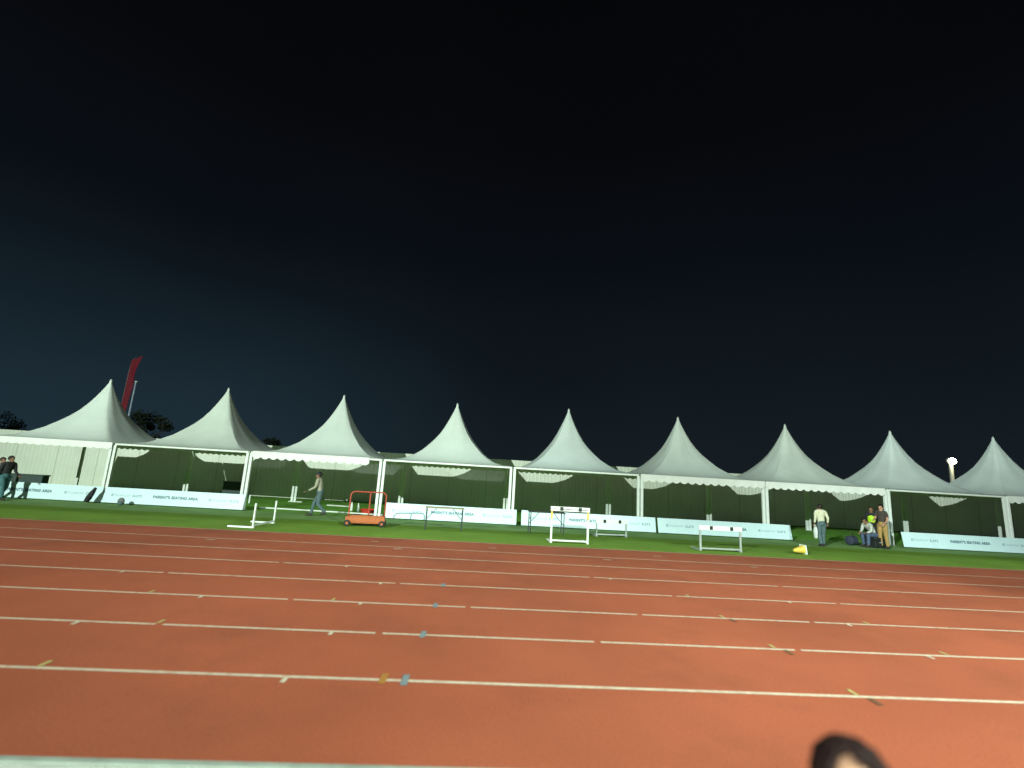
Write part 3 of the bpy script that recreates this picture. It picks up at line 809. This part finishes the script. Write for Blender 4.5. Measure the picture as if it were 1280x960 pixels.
# ------------------------------------------------------------------ trees behind the wall
def tree(label, loc, tz, rx, seed, n=2600):
    rnd = random.Random(seed)
    t = thing('tree', label, 'tree', loc, rnd.uniform(0, 6), 'dark trees behind the wall')
    mb = MB()
    mb.tube([(0, 0, -0.02), (0.1, 0.02, tz * .25), (0.02, 0.1, tz * .5), (0.1, 0, tz * .8)], [.26, .2, .14, .05], 9)
    for k in range(6):
        a = k * 1.05 + rnd.uniform(-.3, .3); z0 = tz * rnd.uniform(.3, .5)
        mb.tube([(0.05, 0.03, z0), (math.cos(a) * rx * .3, math.sin(a) * rx * .3, z0 + tz * .15), (math.cos(a) * rx * .65, math.sin(a) * rx * .65, z0 + tz * .28)], [.09, .06, .02], 6)
    mb.build('trunk', M['bark'], t, smooth=True)
    cl = []
    for k in range(26):
        a = rnd.uniform(0, 6.28); q = math.sqrt(rnd.random()) * rx * .85
        zz = rnd.uniform(.42, .92)
        q *= math.sqrt(max(.12, 1 - ((zz - .58) / .42) ** 2))
        cl.append((Vector((math.cos(a) * q, math.sin(a) * q, zz * tz)), rnd.uniform(.3, .62)))
    mb = MB()
    for k in range(n):
        c, rr = cl[rnd.randrange(len(cl))]
        d = Vector((rnd.gauss(0, 1), rnd.gauss(0, 1), rnd.gauss(0, .75))); d = d.normalized() * rr * (rnd.random() ** .4) * rx * .42
        p = c + d; s = rnd.uniform(.07, .15)
        u = Vector((rnd.gauss(0, 1), rnd.gauss(0, 1), rnd.gauss(0, 1))).normalized(); v = u.orthogonal().normalized()
        mb.quad([p - u * s, p + v * s * .55, p + u * s, p - v * s * .55])
    mb.build('crown', M['leaf'], t)
tree('dark tree at the far left edge, rising behind the first tent\'s long slope', (-43.8, 46, 0), 5.0, 3.0, 1)
tree('dark tree between the first two tents, beside the red flag', (-30.9, 46, 0), 6.0, 2.5, 2)
tree('small dark tree between the second and third tents', (-20.2, 46, 0), 4.25, 2.2, 3)

# ------------------------------------------------------------------ red flag, pole, floodlight
t = thing('feather_flag', 'tall red feather flag rising behind the leftmost tent peak', 'flag', (-25.95, 36, 0), R(4))
mb = MB(); mb.tube([(-0.30, 0.03, 0), (-0.27, 0.03, 5.0), (-0.22, 0.03, 8.2), (-0.12, 0.03, 8.85), (0.10, 0.03, 9.12), (0.36, 0.03, 9.22)], [.05, .045, .035, .028, .022, .015], 8)
mb.build('flagpole', M['darkmetal'], t, smooth=True)
mb = MB(); cols = []
for q in range(41):
    u = q / 40; z = 2.6 + 6.2 * u
    xl = -0.26 + 0.10 * max(0, u - .85) / .15; wd = 0.34 + 0.26 * u ** 2 + (0.10 * (u - .9) / .1 if u > .9 else 0)
    rowv = []
    for k in range(9):
        v = k / 8
        zz = z + (0.36 * v if u > .97 else 0.30 * v * u ** 3)
        yy = 0.07 * math.sin(u * 9 + v * 2.5) * v + 0.03 * math.sin(u * 23 + v * 5) * v
        rowv.append((mb.bm.verts.new((xl + wd * v, yy, zz)), mb.bm.verts.new((xl + wd * v, yy + 0.014, zz))))
    cols.append(rowv)
for a, b in zip(cols, cols[1:]):
    for k in range(8):
        mb.bm.faces.new((a[k][0], a[k + 1][0], b[k + 1][0], b[k][0])); mb.bm.faces.new((a[k][1], b[k][1], b[k + 1][1], a[k + 1][1]))
    for k in (0, 8): mb.bm.faces.new((a[k][0], b[k][0], b[k][1], a[k][1]))
for rw in (cols[0], cols[-1]):
    for k in range(8): mb.bm.faces.new((rw[k][0], rw[k][1], rw[k + 1][1], rw[k + 1][0]))
mb.build('banner', M['flag_red'], t, smooth=True, sharp=60)
t = thing('lamp_pole', 'slim pale steel pole standing just right of the red feather flag', 'pole', (-25.55, 36, 0), 0)
mb = MB(); mb.tube([(0, 0, 0), (0.02, 0, 7.15)], [0.085, 0.055], 10); mb.build('pole_shaft', M['pole_pale'], t, smooth=True)
mb = MB(); mb.ell((0.03, 0, 7.2), (0.10, 0.09, 0.07), 12, 8); mb.build('pole_cap', M['white'], t, smooth=True)

FX, FY, FZ = 42.6, 41.4, 5.65
t = thing('floodlight', 'lit floodlight on a cream pole rising between the last two tents', 'floodlight', (FX, FY, 0), 0)
mb = MB(); mb.tube([(0, 0, 0), (0, 0, FZ - 0.25)], [0.20, 0.15], 12); mb.build('pole_shaft', M['pole_cream'], t, smooth=True)
mb = MB(); mb.lathe([(0.10, -0.30), (0.26, -0.24), (0.37, -0.04), (0.37, 0.12), (0.24, 0.26), (0.05, 0.30)], 20, Matrix.Translation((0, 0, FZ + 0.02)) @ Matrix.Scale(0.6, 4, (0, 1, 0)))
hb = mb.build('lamp_head', M['steel'], t, smooth=True)
mb = MB(); mb.ell((0, -0.22, FZ + 0.0), (0.35, 0.16, 0.27), 20, 12); mb.build('lens', M['glow'], hb, smooth=True)

# ------------------------------------------------------------------ light
def lamp(name, typ, loc, energy, color, target=None, **kw):
    l = bpy.data.lights.new(name, typ); l.energy = energy; l.color = color
    for a, b in kw.items(): setattr(l, a, b)
    o = bpy.data.objects.new(name, l); o.location = loc
    if target is not None:
        o.rotation_euler = (Vector(target) - Vector(loc)).to_track_quat('-Z', 'Y').to_euler()
    return link(o)
MAST = (-20.4, -18.0, 13.6)                    # the ground's floodlight mast, left of and behind the camera
W = (0.84, 1.0, 0.87)
lamp('mast_flood_wide', 'SPOT', MAST, 85000, W, (-13, 26, 2.2), spot_size=R(66), spot_blend=1.0, shadow_soft_size=0.10)
lamp('mast_flood_mid', 'SPOT', MAST, 42000, W, (10.5, 21, 3.0), spot_size=R(40), spot_blend=1.0, shadow_soft_size=0.10)
lamp('mast_flood_far', 'SPOT', MAST, 94000, (0.84, 1.0, 0.92), (26, 21, 2.5), spot_size=R(34), spot_blend=1.0, shadow_soft_size=0.10)
lamp('near_flood', 'SPOT', (14, -13, 14), 74000, (0.78, 1.0, 0.88), (5.2, 4.4, 0), spot_size=R(50), spot_blend=1.0, shadow_soft_size=0.3)
lamp('track_fill_right', 'SPOT', (14, -13, 14), 40000, (0.78, 1.0, 0.88), (16.0, 8.8, 0), spot_size=R(35), spot_blend=1.0, shadow_soft_size=0.3)  # added fill spot, brightens the far right of the track
lamp('floodlight_lamp', 'POINT', (FX, FY - 0.75, FZ - 0.2), 85, (1.0, 0.95, 0.62), shadow_soft_size=0.15)
# one weak sun added as soft fill for the tents' dark faces
d = Vector((-0.55, 0.62, -0.56))
lamp('fill_sun', 'SUN', (20, -30, 30), 0.08, (0.92, 1.0, 0.9), (20 + d.x, -30 + d.y, 30 + d.z), angle=R(8))

# ------------------------------------------------------------------ night sky
w = bpy.data.worlds.new('World'); scene.world = w; w.use_nodes = True
N, L = w.node_tree.nodes, w.node_tree.links
bg = N['Background']
tc = N.new('ShaderNodeTexCoord'); sp = N.new('ShaderNodeSeparateXYZ'); L.new(tc.outputs['Generated'], sp.inputs[0])
rp = N.new('ShaderNodeValToRGB')
st = [(0.0, (0.0085, 0.0135, 0.0170)), (0.10, (0.0068, 0.0112, 0.0150)), (0.25, (0.0046, 0.0076, 0.0108)), (0.42, (0.0030, 0.0045, 0.0070)), (0.60, (0.0022, 0.0025, 0.0034)), (0.85, (0.0016, 0.0017, 0.0025))]
while len(rp.color_ramp.elements) < len(st): rp.color_ramp.elements.new(0.5)
for e, (p_, c_) in zip(rp.color_ramp.elements, st): e.position = p_; e.color = c_ + (1,)
L.new(sp.outputs['Z'], rp.inputs['Fac'])
# town glow low on the left
dt = N.new('ShaderNodeVectorMath'); dt.operation = 'DOT_PRODUCT'; dt.inputs[1].default_value = Vector((-0.78, 0.62, 0.10)).normalized()
L.new(tc.outputs['Generated'], dt.inputs[0])
g = N.new('ShaderNodeMapRange'); g.interpolation_type = 'SMOOTHSTEP'; g.inputs['From Min'].default_value = 0.55; g.inputs['From Max'].default_value = 1.0
L.new(dt.outputs['Value'], g.inputs['Value'])
nz = N.new('ShaderNodeTexNoise'); nz.inputs['Scale'].default_value = 2.2; nz.inputs['Detail'].default_value = 5
L.new(tc.outputs['Generated'], nz.inputs['Vector'])
nr = N.new('ShaderNodeMapRange'); nr.inputs['To Min'].default_value = 0.75; nr.inputs['To Max'].default_value = 1.25
L.new(nz.outputs['Fac'], nr.inputs['Value'])
gz = N.new('ShaderNodeMapRange'); gz.interpolation_type = 'SMOOTHSTEP'; gz.inputs['From Min'].default_value = -0.02; gz.inputs['From Max'].default_value = 0.42
gz.inputs['To Min'].default_value = 1.25; gz.inputs['To Max'].default_value = 0.0
L.new(sp.outputs['Z'], gz.inputs['Value'])
gm = N.new('ShaderNodeMath'); gm.operation = 'MULTIPLY'; L.new(g.outputs[0], gm.inputs[0]); L.new(gz.outputs[0], gm.inputs[1])
gc = N.new('ShaderNodeVectorMath'); gc.operation = 'SCALE'; gc.inputs[0].default_value = (0.0045, 0.0128, 0.0195)
L.new(gm.outputs[0], gc.inputs['Scale'])
ad = N.new('ShaderNodeVectorMath'); ad.operation = 'ADD'; L.new(rp.outputs['Color'], ad.inputs[0]); L.new(gc.outputs[0], ad.inputs[1])
ms = N.new('ShaderNodeVectorMath'); ms.operation = 'SCALE'; L.new(ad.outputs[0], ms.inputs[0]); L.new(nr.outputs[0], ms.inputs['Scale'])
L.new(ms.outputs[0], bg.inputs['Color'])
bg.inputs['Strength'].default_value = 1.0

# ------------------------------------------------------------------ camera
pi_, ro, ya, h = 0.1874, 0.0588, 0.0542, 2.1239
fw = Vector((math.sin(ya) * math.cos(pi_), math.cos(ya) * math.cos(pi_), math.sin(pi_)))
r0 = Vector((math.cos(ya), -math.sin(ya), 0)); u0 = r0.cross(fw)
rr = r0 * math.cos(ro) + u0 * math.sin(ro); uu = -r0 * math.sin(ro) + u0 * math.cos(ro)
cam = bpy.data.cameras.new('camera'); co = bpy.data.objects.new('camera', cam); link(co)
m3 = Matrix((rr, uu, -fw)).transposed()
co.matrix_world = Matrix.Translation((0, 0, h)) @ m3.to_4x4()
cam.sensor_width = 36; cam.lens = 597.0 / 1280 * 36
cam.clip_start = 0.05; cam.clip_end = 3000
cam.dof.use_dof = True; cam.dof.focus_distance = 20.0; cam.dof.aperture_fstop = 0.5
scene.camera = co
scene.view_settings.view_transform = 'Standard'
scene.view_settings.look = 'None'
scene.view_settings.exposure = 0
scene.view_settings.gamma = 1
